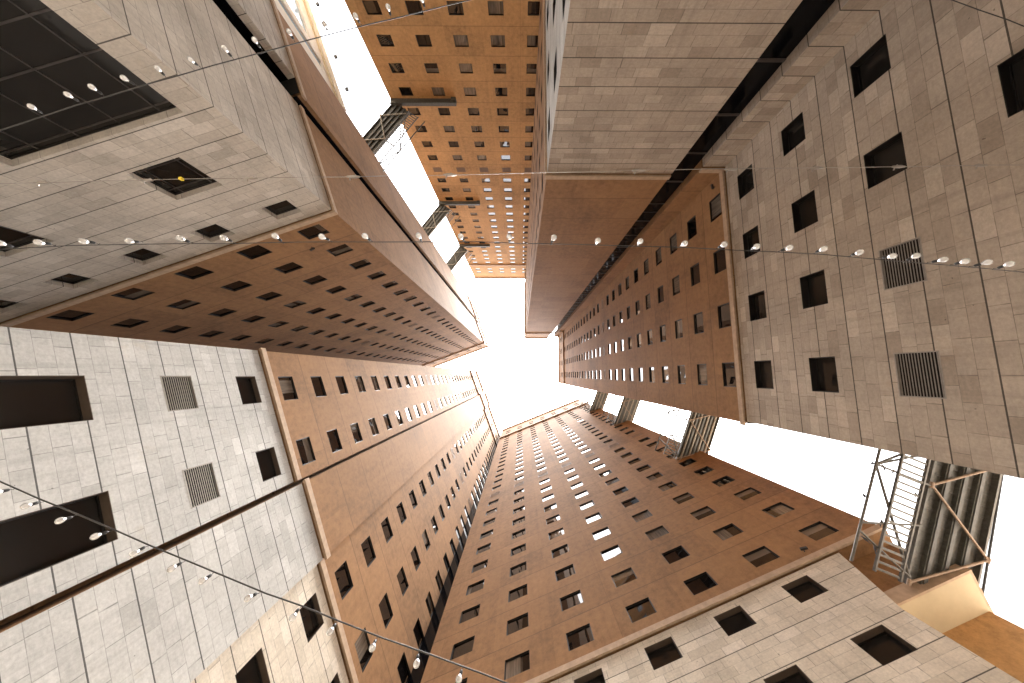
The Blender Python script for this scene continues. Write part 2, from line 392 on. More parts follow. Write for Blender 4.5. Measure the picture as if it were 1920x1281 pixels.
def put_windows(parent, wins, limit=96, lined=True):
    """wins: (wall, s, z, w, h, depth, style); the ones that show largest are parts of their own"""
    wins = sorted(wins, key=lambda q: -proj_area(*q[:5]))
    rest = MB(); n = {}
    for q in wins:
        w, a, z, ww, hh, dp, st = q
        kind = {'louver': 'louver_grille', 'vent': 'vent_panel'}.get(st, 'window')
        f, fm, p, pm = win_mesh(ww, hh, st, dp, True if z > 21.5 else (lined if st != 'louver' else False)); M4 = w.mat4(a, z, dp)
        n[kind] = n.get(kind, 0) + 1
        if n[kind] <= limit and proj_area(*q[:5]) > 3:
            o = bpy.data.objects.new(kind, fm); COL.objects.link(o); o.parent = parent; o.matrix_world = M4
            c = bpy.data.objects.new({'window': 'pane', 'louver_grille': 'backing', 'vent_panel': 'backing'}[kind], pm); COL.objects.link(c); c.parent = o
            if kind == 'window': c.rotation_euler = (R_(random.gauss(0, 0.35)), 0, R_(random.gauss(0, 0.35)))
        else:
            for src in (f, p):
                base = len(rest.v); rest.v += [tuple(M4 @ Vector(v)) for v in src.v]
                rest.f += [tuple(base + i for i in fc) for fc in src.f]; rest.uv += src.uv
                rest.mi += [rest.m(src.mats[i]) for i in src.mi]
    if rest.v:
        o = rest.obj('window', parent); o['kind'] = 'stuff'

WW, WH = 1.86, 1.36
def grid(w, cols, row0, fl, n, ww=WW, wh=WH, dep=0.165, top=None, skip=(), cur=0.17):
    holes, wins = [], []
    for c in cols:
        for i in range(n):
            if (c, i) in skip: continue
            z = row0 + fl * i
            k = random.random(); st = 'vent' if i == 10 else ('curtain' if k < cur else 'blind' if k < cur + 0.1 else 'plain')
            d2 = 0.06 if st == 'vent' else dep
            holes.append((c - ww / 2, c + ww / 2, z - wh / 2, z + wh / 2, d2)); wins.append((w, c, z, ww, wh, d2 - 0.03, st))
        for zt in (top or ()):
            holes.append((c - ww / 2, c + ww / 2, zt - wh / 2, zt + wh / 2, dep)); wins.append((w, c, zt, ww, wh, dep - 0.03, 'plain'))
    return holes, wins
def single(w, s0, s1, z0, z1, dep, style='plain'):
    return (s0, s1, z0, z1, dep), (w, (s0 + s1) / 2, (z0 + z1) / 2, s1 - s0, z1 - z0, dep - 0.035, style)

LEDGE, TOP = 106.9, 121.5
def trims(root, runs, zs=20.75, ledge_z=LEDGE, top=TOP, mat=None, name_pod=True):
    """string course, upper ledge and roof cornice along the listed (wall, s0, s1, e0, e1) runs"""
    a, b, c = MB(), MB(), MB(); m = mat or M_trim
    for w, s0, s1, e0, e1 in runs:
        ledge(a, w, s0, s1, zs, zs + 0.37, 0.15, m, 0.16 * e0, 0.16 * e1)
        ledge(b, w, s0, s1, ledge_z - 0.45, ledge_z + 0.25, 0.42, m, 0.42 * e0, 0.42 * e1)
        ledge(c, w, s0, s1, top - 0.5, top + 0.3, 0.42, m, 0.42 * e0, 0.42 * e1)
    a.obj('string_course', root); b.obj('ledge', root); c.obj('cornice', root)

PI2 = math.pi / 2
BL = -0.36                                    # the left-hand blocks stand skewed to the right-hand ones
eL = Vector((math.cos(BL), math.sin(BL), 0)); eM = Vector((-math.sin(BL), math.cos(BL), 0))
def am(a, m): return (eL * a + eM * m)[:2]
GAP = 0.16                                    # shadow gap under the string course
GROUND = -EYE

# ---- the ground
g = MB(); g.face([(-260, -260, 0), (260, -260, 0), (260, 260, 0), (-260, 260, 0)], M_pave, want=(0, 0, 1))
tag(g.obj('ground'), None, None, kind='structure')

# ================================================================== right tower
def right_tower():
    root = thing('tower', 'brown stone and tan tower filling the right edge with two slatted grilles', 'tower', (22, -6, 0), 'towers round the courtyard')
    w = Wall(PI2, -16.05)                     # plane x = 16.05
    ret = Wall(0.0, -16.2)                    # short return beside the dark glass strip
    cols = [-0.02, -4.62, -9.14, -13.65]
    ZS = 21.15
    holes, wins = grid(w, cols, 22.45, 3.3, 26, top=(111.6, 114.9))
    pod = []
    for c in cols:
        pod.append(single(w, c - 0.92, c + 0.92, 18.55, 19.92, 0.38))
        if c > -10: pod.append(single(w, c - 0.92, c + 0.92, 14.75, 16.12, 0.42))
    pod.append(single(w, -15.0 + 0.1, -13.2, 14.87, 16.25, 0.42))
    for c in cols[:2]: pod.append(single(w, c - 0.93 + 0.02, c + 0.93, 11.03, 12.41, 0.09, 'louver'))
    pod.append(single(w, -10.2, -8.5, 11.08, 12.46, 0.42)); pod.append(single(w, -14.92, -13.2, 11.08, 12.48, 0.42))
    pod += [single(w, -10.35, -8.4, 6.9, 8.6, 0.42), single(w, -14.95, -13.0, 6.9, 8.6, 0.42), single(w, -5.6, -3.7, 6.9, 8.6, 0.42), single(w, -1.0, 1.0, 6.9, 8.6, 0.42)]
    b = MB(); s0, s1 = -16.2, 3.42
    wallpanel(b, w, s0, s1, ZS, TOP, M_tan, holes)
    wallpanel(b, ret, 14.3, 16.05, ZS, TOP, M_tan)
    back, far = 34.0, -39.0
    for z0, z1, m, mb in ((ZS, TOP, M_tan, b),):
        side(mb, (16.05, 3.42), (back, 3.42), z0, z1, m, (0, 1)); side(mb, (back, 3.42), (back, far), z0, z1, m, (1, 0))
        side(mb, (14.3, far), (back, far), z0, z1, m, (0, -1)); side(mb, (14.3, far), (14.3, -16.2), z0, z1, m, (-1, 0))
    fp = [(16.05, 3.42), (back, 3.42), (back, far), (14.3, far), (14.3, -16.2), (16.05, -16.2)]
    slab(b, fp, TOP, M_roof, 1); slab(b, fp, ZS, M_tan, -1)
    b.obj('wall', root)
    p = MB(); t = ZS - GAP
    wallpanel(p, w, s0, 3.30, GROUND, t, M_stoneR, [h for h, _ in pod]); wallpanel(p, ret, 14.3, 16.05, GROUND, t, M_stoneR)
    side(p, (16.05, 3.30), (back, 3.30), GROUND, t, M_stoneR, (0, 1)); side(p, (14.3, far), (14.3, -16.2), GROUND, t, M_stoneR, (-1, 0))
    slab(p, fp, t, M_dark, 1)
    p.obj('podium', root)
    trims(root, [(w, s0 + 0.17, s1, 0, 1), (ret, 14.3, 16.05, 0, 0)], zs=ZS, ledge_z=106.6, top=120.6)
    put_windows(root, wins + [x for _, x in pod])
    # dark glazed strip between this tower and the blank one
    gl = MB(); sl = Wall(0.0, -16.9)
    gl.face([sl.P(11.75, GROUND), sl.P(14.3, GROUND), sl.P(14.3, 120), sl.P(11.75, 120)], M_slot, want=(0, 1, 0))
    for i in range(37):
        z = 0.6 + 3.3 * i
        ledge(gl, sl, 11.76, 14.29, z - 0.09, z + 0.09, 0.05, M_mull)
        if z > 24: ledge(gl, sl, 11.76, 14.29, z + 1.5, z + 1.56, 0.04, M_mull)
    gl.obj('stairwell_glazing', root)
right_tower()

# ================================================================== blank tower next to it
def blank_tower():
    root = thing('tower', 'tower with a blank windowless front above a brown stone base, top centre right', 'tower', (7, -27, 0), 'towers round the courtyard')
    fr = Wall(0.0, -15.5); lf = Wall(PI2, -2.08)
    ZS = 21.0; far = -39.3
    cols = [-18.1 - 4.67 * k for k in range(5)]
    holes, wins = grid(lf, cols, 22.4, 3.3, 26, top=(111.6, 114.9))
    pod = []
    for c in cols:
        for z in (19.25, 15.45, 11.75): pod.append(single(lf, c - 0.92, c + 0.92, z - 0.69, z + 0.69, 0.34))
    b = MB(); x0, x1, y0 = 2.08, 11.75, -15.5
    wallpanel(b, fr, x0, x1, ZS, TOP, M_tan); wallpanel(b, lf, far, y0, ZS, TOP, M_tan, holes)
    side(b, (x1, y0), (x1, far), ZS, TOP, M_tan, (1, 0)); side(b, (x0, far), (x1, far), ZS, TOP, M_tan, (0, -1))
    fp = [(x0, y0), (x1, y0), (x1, far), (x0, far)]
    slab(b, fp, TOP, M_roof, 1); slab(b, fp, ZS, M_tan, -1); b.obj('wall', root)
    p = MB(); t = ZS - GAP
    wallpanel(p, fr, x0, x1, GROUND, t, M_stoneR); wallpanel(p, lf, far, y0, GROUND, t, M_stoneM, [h for h, _ in pod])  # left face in paler stone, painting in its wider sky light
    side(p, (x1, y0), (x1, far), GROUND, t, M_stoneR, (1, 0)); side(p, (x0, far), (x1, far), GROUND, t, M_stoneR, (0, -1)); slab(p, fp, t, M_dark, 1)
    p.obj('podium', root)
    trims(root, [(fr, x0, x1, 1, 0), (lf, far, y0, 0, 0)], zs=ZS)
    put_windows(root, wins + [x for _, x in pod])
blank_tower()

# ================================================================== far tower at the top
def far_tower():
    root = thing('tower', 'orange lit far tower at the top of the view with walkways on its left corner', 'tower', (-5, -49, 0), 'towers round the courtyard')
    w = Wall(0.0, -41.7); x0, x1, far = -19.75, 14.2, -58.0; ZS = 21.0
    cols = [6.4, 1.72, -2.83, -7.45, -12.14, -16.94]
    holes, wins = grid(w, cols, 22.15, 3.3, 26, ww=1.76, wh=1.32, dep=0.15, cur=0.5, top=(111.6, 114.9))
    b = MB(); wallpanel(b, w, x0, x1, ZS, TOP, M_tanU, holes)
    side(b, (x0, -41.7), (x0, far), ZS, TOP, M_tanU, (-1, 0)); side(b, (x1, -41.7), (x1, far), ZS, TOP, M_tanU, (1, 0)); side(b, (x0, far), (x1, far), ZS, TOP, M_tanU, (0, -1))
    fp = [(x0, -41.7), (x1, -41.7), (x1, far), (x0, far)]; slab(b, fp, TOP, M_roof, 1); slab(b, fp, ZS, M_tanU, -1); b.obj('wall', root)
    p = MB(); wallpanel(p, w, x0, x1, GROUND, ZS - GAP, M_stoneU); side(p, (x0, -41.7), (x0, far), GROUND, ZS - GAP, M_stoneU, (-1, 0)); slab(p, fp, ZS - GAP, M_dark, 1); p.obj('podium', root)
    trims(root, [(w, x0, x1, 1, 0)], zs=ZS)
    for z in (39.7, 66.0, 89.3):              # dark landing beams under the walkways
        c = MB(); ledge(c, w, -19.75, -9.8, z, z + 0.55, 0.75, M_deck); ledge(c, w, -10.5, -9.8, z - 0.25, z - 0.01, 0.5, M_deck); c.obj('landing_beam', root)
    put_windows(root, wins)
far_tower()

# ================================================================== left tower
def left_tower():
    root = thing('tower', 'left tower with a sharp stone corner, one face of windows and one blank grooved face', 'tower', tuple(am(-24, -26)) + (0,), 'towers round the courtyard')
    wl_ = Wall(BL, -16.56); w2 = Wall(BL + PI2, 8.95); w3 = Wall(BL + PI2, 8.5)   # plane at eL = -8.95 / -8.5
    ZS = 20.8; LT, TP = 111.6, 126.0
    A0 = -70.0; a1 = -8.95  # body runs on out of view to shut out light from behind
    cols = [-11.55 - 4.87 * k for k in range(6)]
    holes, wins = grid(wl_, cols, 22.35, 3.44, 26, ww=1.8, wh=1.36, top=(115.2, 118.6))
    pod = [single(wl_, c - 0.88, c + 0.88, 18.5, 19.88, 0.42) for c in cols]
    gx = [-0.62, 0.62]
    for c in (-13.85, -23.7): pod.append(single(wl_, c - 1.36, c + 1.36, 13.82, 16.02, 0.40, ('grid', (-0.85, 0.85), (-0.72, 0.72))))
    pod.append(single(wl_, -34.6, -32.0, 13.82, 16.02, 0.40, ('grid', (-0.85, 0.85), (-0.72, 0.72))))
    W0, W1 = -17.9, -10.2
    pod.append(single(wl_, W0, W1, 5.2, 12.06, 0.45, ('grid', (-2.9, -1.1, 0.75, 2.55), (-2.0, -0.15, 1.05, 3.15))))
    pod.append(single(wl_, -29.8, -22.2, 5.2, 11.9, 0.45, ('grid', (-2.9, -1.1, 0.75, 2.55), (-2.0, -0.15, 1.05, 3.15))))
    m0, m1, mS, mP, mE = -16.56, -26.0, -26.85, -28.3, -36.5     # along eM: corner, groove, upper wing, wing base, end
    b = MB()
    wallpanel(b, wl_, A0, a1, ZS, TP, M_tanL, holes); wallpanel(b, w2, m1, m0, ZS, TP, M_tanL); wallpanel(b, w3, mE, mS, ZS, TP, M_tanL)
    side(b, am(a1, m1), am(a1 - 1.6, m1), ZS, TP, M_tanL, -eM); side(b, am(-8.5, mS), am(-8.85, mS), ZS, TP, M_tanL, eM); side(b, am(-8.85, mS), am(a1 - 1.6, mS), ZS, TP, M_slot, eM)
    side(b, am(-8.5, mE), am(A0, mE), ZS, TP, M_tanL, -eM); side(b, am(A0, m0), am(A0, mE), ZS, TP, M_tanL, -eL)
    fp = [am(a1, m0), am(A0, m0), am(A0, mE), am(-8.5, mE), am(-8.5, mS), am(a1 - 1.6, mS), am(a1 - 1.6, m1), am(a1, m1)]
    slab(b, fp, TP, M_roof, 1); slab(b, fp, ZS, M_tanL, -1); b.obj('wall', root)
    p = MB(); t = ZS - GAP
    wallpanel(p, wl_, A0, a1, GROUND, t, M_stoneL, [h for h, _ in pod]); wallpanel(p, w2, m1, m0, GROUND, t, M_stoneL); wallpanel(p, w3, mE, mP, GROUND, t, M_stoneL)
    side(p, am(a1, m1), am(a1 - 1.6, m1), GROUND, t, M_stoneL, -eM); side(p, am(-8.5, mP), am(-9.05, mP), GROUND, t, M_stoneL, eM); side(p, am(-9.05, mP), am(a1 - 1.6, mP), GROUND, t, M_slot, eM)
    side(p, am(-8.5, mE), am(A0, mE), GROUND, t, M_stoneL, -eM); slab(p, fp, t, M_dark, 1); p.obj('podium', root)
    trims(root, [(wl_, -52, a1, 0, 1), (w2, m1, m0, 0, 0), (w3, mE, mS, 0, 1)], zs=ZS, ledge_z=LT, top=TP)
    sl = Wall(BL + PI2, 8.95 + 0.9)
    gl = MB(); gl.face([sl.P(mP, GROUND), sl.P(m1, GROUND), sl.P(m1, ZS), sl.P(mP, ZS)], M_slot, want=eL)
    sl2 = Wall(BL + PI2, 8.95 + 0.35)
    gl.face([sl2.P(mS, ZS), sl2.P(m1, ZS), sl2.P(m1, TP - 1), sl2.P(mS, TP - 1)], M_slot, want=eL)
    for i in range(6): ledge(gl, sl, mP + 0.01, m1 - 0.01, 0.6 + 3.3 * i, 0.75 + 3.3 * i, 0.04, M_mull)
    gl.obj('stairwell_glazing', root)
    put_windows(root, wins + [x for _, x in pod], lined=False)
left_tower()

# ================================================================== lower left tower (three stepped bays)
def stepped_tower():
    root = thing('tower', 'lower left tower on a pale stone base, its front stepped into three bays', 'tower', tuple(am(-25, 6)) + (0,), 'towers round the courtyard')
    w = Wall(BL + PI2, 16.67); v = Wall(BL + PI2, 16.2)
    ZS = 20.6; A0 = -70.0  # unseen depth extended so that no sun leaks past the back
    m0, ma, mb_, m1 = -8.1, 1.6, 6.62, 21.5
    cols1 = [-5.22, -0.37]; cols3 = [9.06, 13.77, 18.48]
    h1, n1 = grid(w, cols1, 22.2, 3.31, 26, top=(111.6, 114.9)); h3, n3 = grid(w, cols3, 22.35, 3.33, 26, top=(111.6, 114.9))
    pod = []
    for c in (-5.25, -0.38): pod.append(single(w, c - 0.93, c + 0.93, 18.34, 19.7, 0.38))
    for c in (9.04, 13.77, 18.48): pod.append(single(w, c - 0.93, c + 0.93, 18.48, 19.85, 0.38))
    for c in (-5.3, -0.52): pod.append(single(w, c - 0.93, c + 0.93, 14.52, 15.9, 0.09, 'louver'))
    for c in (-5.3, -0.52): pod.append(single(w, c - 0.95, c + 0.95, 7.2, 12.04, 0.45, ('grid', (), (-0.05,))))
    for c in (8.95, 13.7): pod.append(single(w, c - 0.93, c + 0.93, 14.7, 16.06, 0.42))
    for c in (8.95, 13.7): pod.append(single(w, c - 0.93, c + 0.93, 9.6, 12.0, 0.42))
    b = MB()
    wallpanel(b, w, m0, ma - 0.24, ZS, TOP, M_tan, h1); wallpanel(b, v, ma, mb_, ZS, TOP, M_tan); wallpanel(b, w, mb_, m1, ZS, TOP, M_tan, h3)
    side(b, am(-16.67, mb_), am(-16.2, mb_), ZS, TOP, M_tan, eM); side(b, am(-18.2, ma), am(-16.2, ma), ZS, TOP, M_tan, -eM)
    side(b, am(-18.2, ma - 0.24), am(-16.67, ma - 0.24), ZS, TOP, M_tan, eM); side(b, am(-18.2, ma - 0.24), am(-18.2, ma), ZS, TOP, M_tan, eL)
    side(b, am(-16.67, m0), am(A0, m0), ZS, TOP, M_tan, -eM); side(b, am(A0, m0), am(A0, m1), ZS, TOP, M_tan, -eL); side(b, am(-16.67, m1), am(A0, m1), ZS, TOP, M_tan, eM)
    fp = [am(-16.67, m0), am(-16.67, ma - 0.24), am(-18.2, ma - 0.24), am(-18.2, ma), am(-16.2, ma), am(-16.2, mb_), am(-16.67, mb_), am(-16.67, m1), am(A0, m1), am(A0, m0)]
    slab(b, fp, TOP, M_roof, 1); slab(b, fp, ZS, M_tan, -1); b.obj('wall', root)
    p = MB(); t = ZS - GAP; ph = [h for h, _ in pod]
    wallpanel(p, w, m0, ma - 0.28, GROUND, t, M_stoneM, ph); wallpanel(p, v, ma, mb_, GROUND, t, M_stoneM); wallpanel(p, w, mb_, m1, GROUND, t, M_stoneB, ph)
    side(p, am(-16.67, mb_), am(-16.2, mb_), GROUND, t, M_stoneM, eM); side(p, am(-18.2, ma), am(-16.2, ma), GROUND, t, M_tan, -eM)
    side(p, am(-18.2, ma - 0.28), am(-16.67, ma - 0.28), GROUND, t, M_tan, eM); side(p, am(-18.2, ma - 0.28), am(-18.2, ma), GROUND, t, M_tan, eL)
    side(p, am(-16.67, m0), am(A0, m0), GROUND, t, M_stoneM, -eM); slab(p, fp, t, M_dark, 1); p.obj('podium', root)
    trims(root, [(w, m0, ma - 0.25, 1, 0), (v, ma, mb_, 1, 1), (w, mb_, m1, 0, 0)], zs=ZS, ledge_z=106.7, top=TOP)
    # dark glazed slot in the inner corner
    gl = MB(); q = [Vector(am(-16.67, 19.3)).to_3d(), Vector(am(-14.7, 19.3)).to_3d()]
    zb, zt = Vector((0, 0, 0)), Vector((0, 0, 120 + EYE))
    gl.face([q[0] + zb, q[1] + zb, q[1] + zt, q[0] + zt], M_slot, want=-eM); gl.obj('stairwell_glazing', root)
    put_windows(root, n1 + n3 + [x for _, x in pod], lined='brown')
stepped_tower()

# ================================================================== bottom tower
BB = -0.375
eb = Vector((math.cos(BB), math.sin(BB), 0)); en = Vector((-math.sin(BB), math.cos(BB), 0))
def bp(s, d): return (eb * s + en * d)[:2]
def bottom_tower():
    root = thing('tower', 'bottom centre tower with seven window columns above a cream stone base', 'tower', tuple(bp(2, 26)) + (0,), 'towers round the courtyard')
    D = 18.31; w = Wall(BB, D); s0, s1, dB = -15.1, 18.85, 34.0; ZS = 20.45
    cols = [-12.1, -7.43, -2.78, 1.86, 6.5, 11.28, 15.95]
    holes, wins = grid(w, cols, 22.36, 3.3, 26, top=(111.6, 114.9))
    pod = []
    for c in (-7.43, -2.8, 1.88, 6.6, 11.32): pod.append(single(w, c - 0.92, c + 0.92, 18.5, 19.85, 0.42))
    for c in (-2.8, 1.88, 6.6, 11.48): pod.append(single(w, c - 0.92, c + 0.92, 14.75, 16.12, 0.42))
    for c in (1.88, 6.6, 11.48): pod.append(single(w, c - 0.92, c + 0.92, 11.0, 12.4, 0.42))
    b = MB(); wallpanel(b, w, s0, s1, ZS, TOP, M_tan, holes)
    side(b, bp(s0, D), bp(s0, dB), ZS, TOP, M_tan, -eb); side(b, bp(s1, D), bp(s1, dB), ZS, TOP, M_tan, eb); side(b, bp(s0, dB), bp(s1, dB), ZS, TOP, M_tan, en)
    fp = [bp(s0, D), bp(s1, D), bp(s1, dB), bp(s0, dB)]; slab(b, fp, TOP, M_roof, 1); slab(b, fp, ZS, M_tan, -1)
    # recessed tan wall beside the stone base
    w5 = Wall(BB, D + 0.95); wallpanel(b, w5, 13.0, s1, 17.5, ZS, M_tan)
    side(b, bp(s1, D + 0.95), bp(s1, dB), 17.5, ZS, M_tan, eb); b.obj('wall', root)
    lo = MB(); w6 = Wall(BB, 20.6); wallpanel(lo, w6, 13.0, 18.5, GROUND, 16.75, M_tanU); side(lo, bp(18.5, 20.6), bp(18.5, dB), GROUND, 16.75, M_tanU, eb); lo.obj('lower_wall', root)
    so = MB(); q = [bp(13.95, 18.62), bp(18.55, 18.62), bp(18.55, dB), bp(13.95, dB)]; slab(so, q, 16.75, M_cream, -1); so.obj('soffit', root)
    co = MB(); q = [w.P(13.95, 16.76, -0.3 + 0.5), w.P(18.7, 16.76, 0.2), w.P(18.7, 16.76, 0.9), w.P(13.95, 16.76, 0.9)]
    co.hexa([Vector(v) for v in q] + [Vector(v) + Vector((0, 0, 0.74)) for v in q], M_trim)
    q = [bp(18.56, 19.2), bp(18.7, 19.2), bp(18.7, dB), bp(18.56, dB)]
    co.hexa([Vector((v[0], v[1], 16.76 + EYE)) for v in q] + [Vector((v[0], v[1], 17.5 + EYE)) for v in q], M_trim); co.obj('coping', root)
    to = MB(); slab(to, [bp(13.95, 18.7), bp(18.6, 18.7), bp(18.6, dB), bp(13.95, dB)], 17.49, M_roof, 1); to.obj('gallery_floor', root)
    p = MB(); t = ZS - GAP; se = 13.88
    wallpanel(p, w, s0, se, GROUND, t, M_stoneB, [h for h, _ in pod])
    E = EYE                                    # flared upper end of the stone base
    p.face([w.P(se, 16.3), w.P(se, t), w.P(15.1, t)], M_stoneB, [(se, 16.3 + E), (se, t + E), (15.1, t + E)], want=-w.inn)
    p.face([w.P(se, GROUND), w.P(se, 16.3), w.P(se, 16.3, 0.89), w.P(se, GROUND, 0.89)], M_stoneB, want=w.U)
    p.face([w.P(se, 16.3), w.P(15.1, t), w.P(15.1, t, 0.89), w.P(se, 16.3, 0.89)], M_stoneB, want=w.U)
    side(p, bp(s0, D), bp(s0, dB), GROUND, t, M_stoneB, -eb); slab(p, fp[:1] + [bp(15.1, D), bp(15.1, dB)] + fp[3:], t, M_dark, 1); p.obj('podium', root)
    trims(root, [(w, s0, s1, 0, 1)], zs=ZS, ledge_z=106.6, top=TOP)
    put_windows(root, wins + [x for _, x in pod], lined='brown')
bottom_tower()

# ================================================================== bright low building beyond the left tower
def pale_building():
    root = thing('building', 'sunlit cream building with blue glass seen past the left tower, top left', 'building', tuple(am(-16, -50)) + (0,))
    w = Wall(BL + PI2, 8.85); m0, m1, A0, T = -76.0, -37.3, -24.0, 31.6
    hol = [single(w, -58.0, -43.2, 16.0, 28.8, 0.25), single(w, -41.6, -40.0, 14.0, 29.6, 0.2)]
    b = MB(); wallpanel(b, w, m0, m1, GROUND, T, M_pale, [h for h, _ in hol])
    side(b, am(-8.85, m1), am(A0, m1), GROUND, T, M_pale, eM); side(b, am(-8.85, m0), am(A0, m0), GROUND, T, M_pale, -eM); side(b, am(A0, m0), am(A0, m1), GROUND, T, M_pale, -eL)
    slab(b, [am(-8.85, m0), am(-8.85, m1), am(A0, m1), am(A0, m0)], T, M_roof, 1); b.obj('wall', root)
    for h, _ in hol:
        g = MB(); a0, a1, z0, z1, dp = h
        g.face([w.P(a0, z0, dp - .02), w.P(a1, z0, dp - .02), w.P(a1, z1, dp - .02), w.P(a0, z1, dp - .02)], M_blue, want=-w.inn); go = g.obj('window', root)
        if a1 - a0 > 5:
            for k in range(5):
                f = MB(); zz = 18.0 + 2.3 * k; ledge(f, w, -56 + (k % 2) * 3, -52 + (k % 2) * 3, zz, zz + 0.16, -0.02, M_black); f.obj('louver_fin', go)
    c = MB(); ledge(c, w, m0, m1, T - 1.1, T - 0.75, 0.18, M_cream); c.obj('string_course', root)
    c = MB(); ledge(c, w, m0, m1, T - 0.1, T + 0.45, 0.3, M_pale); c.obj('cornice', root)
    for m, txt in ((-53.0, 'topmost'), (-44.9, 'middle'), (-40.1, 'lowest')):
        o = Vector(tuple(am(-8.55, m)) + (T + EYE + 0.3,))
        t = thing('floodlight', 'small square floodlight on an arm off the cream roof edge, %s of three' % txt, 'floodlight', o, 'floodlights on the cream building')
        a = MB(); e = o + eL * 0.75 + Vector((0, 0, 0.1)); a.tube([o - eL * 0.1, e], 0.03, M_black, 6); a.obj('arm', t)
        h = MB(); h.hexa([e + eL * x + eM * y + Vector((0, 0, z)) for z in (-0.08, 0.1) for x, y in ((-.05, -.2), (.35, -.2), (.35, .2), (-.05, .2))], M_black); h.obj('lamp_head', t)
pale_building()

# ================================================================== footbridges between towers
def footbridge(label, group, O, u, v, width, L, z, cat_side, seed):
    """O: plan start of the deck's left edge; u along, v across; the catwalk hangs beyond the edge on cat_side"""
    rnd = random.Random(seed)
    O = Vector((O[0], O[1], z + EYE)); u = Vector((u[0], u[1], 0)).normalized(); v = Vector((v[0], v[1], 0)); v = (v - u * v.dot(u)).normalized(); Z = Vector((0, 0, 1))
    def P(t, q, h): return O + u * t + v * q + Z * h
    root = thing('footbridge', label, 'footbridge', O + u * L / 2 + v * width / 2, group)
    def bx(mb, t0, t1, q0, q1, h0, h1, m): mb.hexa([P(t0, q0, h0), P(t1, q0, h0), P(t1, q1, h0), P(t0, q1, h0), P(t0, q0, h1), P(t1, q0, h1), P(t1, q1, h1), P(t0, q1, h1)], m)
    d = MB(); bx(d, 0, L, 0, width, 0.30, 0.40, M_deck)
    n = int(L / 0.62)
    for i in range(n):
        t = (i + 0.5) * L / n; bx(d, t - 0.025, t + 0.025, 0.14, width - 0.14, 0.24, 0.302, M_flange)
    d.obj('deck', root)
    nb = 4
    for k in range(nb + 1):
        q = 0.06 + (width - 0.12) * k / nb
        if k in (0, nb):
            b = MB(); bx(b, 0, L, q - 0.06, q + 0.06, 0.05, 0.40, M_steel if k else M_deck)
        else:
            b = MB(); bx(b, 0, L, q - 0.14, q + 0.14, 0.10, 0.299, M_deck); bx(b, 0, L, q - 0.07, q + 0.13, 0.05, 0.101, M_flange)
        b.obj('girder' if k in (0, nb) else 'beam', root)
    if z > 20 and cat_side == 'left':
        for i in range(nb):                   # round ducts slung between the beams
            q = 0.06 + (width - 0.12) * (i + 0.5) / nb
            p = MB(); p.tube([P(0, q, 0.14), P(L, q, 0.14)], 0.15, M_duct, 10); p.obj('duct', root)
    # zigzag bracing under the deck
    nodes = max(3, round(L / 2.75)); hz = -0.05
    for i in range(nodes):
        t0, t1 = L * (0.04 + 0.94 * i / nodes), L * (0.04 + 0.94 * (i + 1) / nodes); a, c = (width, 0.0) if i % 2 == 0 else (0.0, width)
        s = MB(); s.tube([P(t0, a, hz), P(t1, c, hz)], 0.06 if cat_side == 'left' else 0.085, M_rust if cat_side == 'left' else M_pale_st, 8); s.obj('strut', root)
        s = MB(); s.tube([P(t1 - 0.16, c, hz), P(t1 + 0.16, c, hz)], 0.09, M_rust, 8); s.obj('node', root)
    # catwalk: two rails with rungs, then an outrigger rail on raking struts
    sg = -1 if cat_side == 'left' else 1
    q0 = 0.0 if sg < 0 else width
    qa, qb, qc = q0 + sg * 0.42, q0 + sg * 1.85, q0 + sg * 3.0
    c = MB(); hz = -0.02
    for q in (qa, qb): c.beam(P(0, q, hz), P(L, q, hz), 0.09, 0.12, M_steel)
    for i in range(int(L / 0.36)):
        t = (i + 0.5) * L / int(L / 0.36); c.beam(P(t, qa, hz), P(t, qb, hz), 0.125, 0.04, M_steel)
    c.obj('catwalk', root)
    r = MB(); r.tube([P(0, qc, 0.1), P(L, qc, 0.1)], 0.065 if z < 30 else 0.08, M_steel, 8); r.obj('outer_rail', root)
    r = MB(); r.tube([P(0, (q0 if sg > 0 else q0) + (-sg) * (width + 0.5), 0.4), P(L, q0 - sg * (width + 0.5), 0.2)], 0.06, M_black, 8); r.obj('side_rail', root)
    for t0, t1 in ((0.04, 0.36), (0.13, 0.36), (0.95, 0.36)):
        s = MB(); s.tube([P(L * t0, q0, 0.0), P(L * t1, qc, 0.1)], 0.065 if z < 30 else 0.08, M_steel, 8); s.obj('strut', root)
    for t, t2 in ((0.36, 0.36), (0.95, 0.80), (0.62, 0.75)):
        s = MB(); s.tube([P(L * t, q0, -0.04), P(L * t2, qc, 0.1)], 0.06 if z < 30 else 0.08, M_steel, 8); s.obj('strut', root)
    return P, qa, qb, qc, L
br = None
for z, seed, lab in ((17.0, 1, 'lowest and largest steel footbridge with a ladder catwalk, lower right corner'), (40.3, 2, 'second steel footbridge up on the right, landing beside the bottom tower windows'),
                     (66.6, 3, 'third steel footbridge up on the right, shorter in view than the one below'), (90.0, 4, 'topmost tiny steel footbridge on the right, nearest the open sky')):
    k = footbridge(lab, 'footbridges on the right', (24.15, 3.3), (-0.408, 1.0), (1, 0), 3.75, 8.6, z, 'left', seed)
    if br is None: br = k
for z, seed, lab in ((40.1, 5, 'largest dark footbridge at the top, from far tower to left tower'), (66.6, 6, 'middle dark footbridge between the far tower and the left tower'),
                     (89.9, 7, 'smallest dark footbridge between the far tower and the left tower')):
    footbridge(lab, 'footbridges at the top left', (-19.4, -41.75), (-0.585, 0.81), (1, 0), 2.95, 16.4, z, 'right', seed)

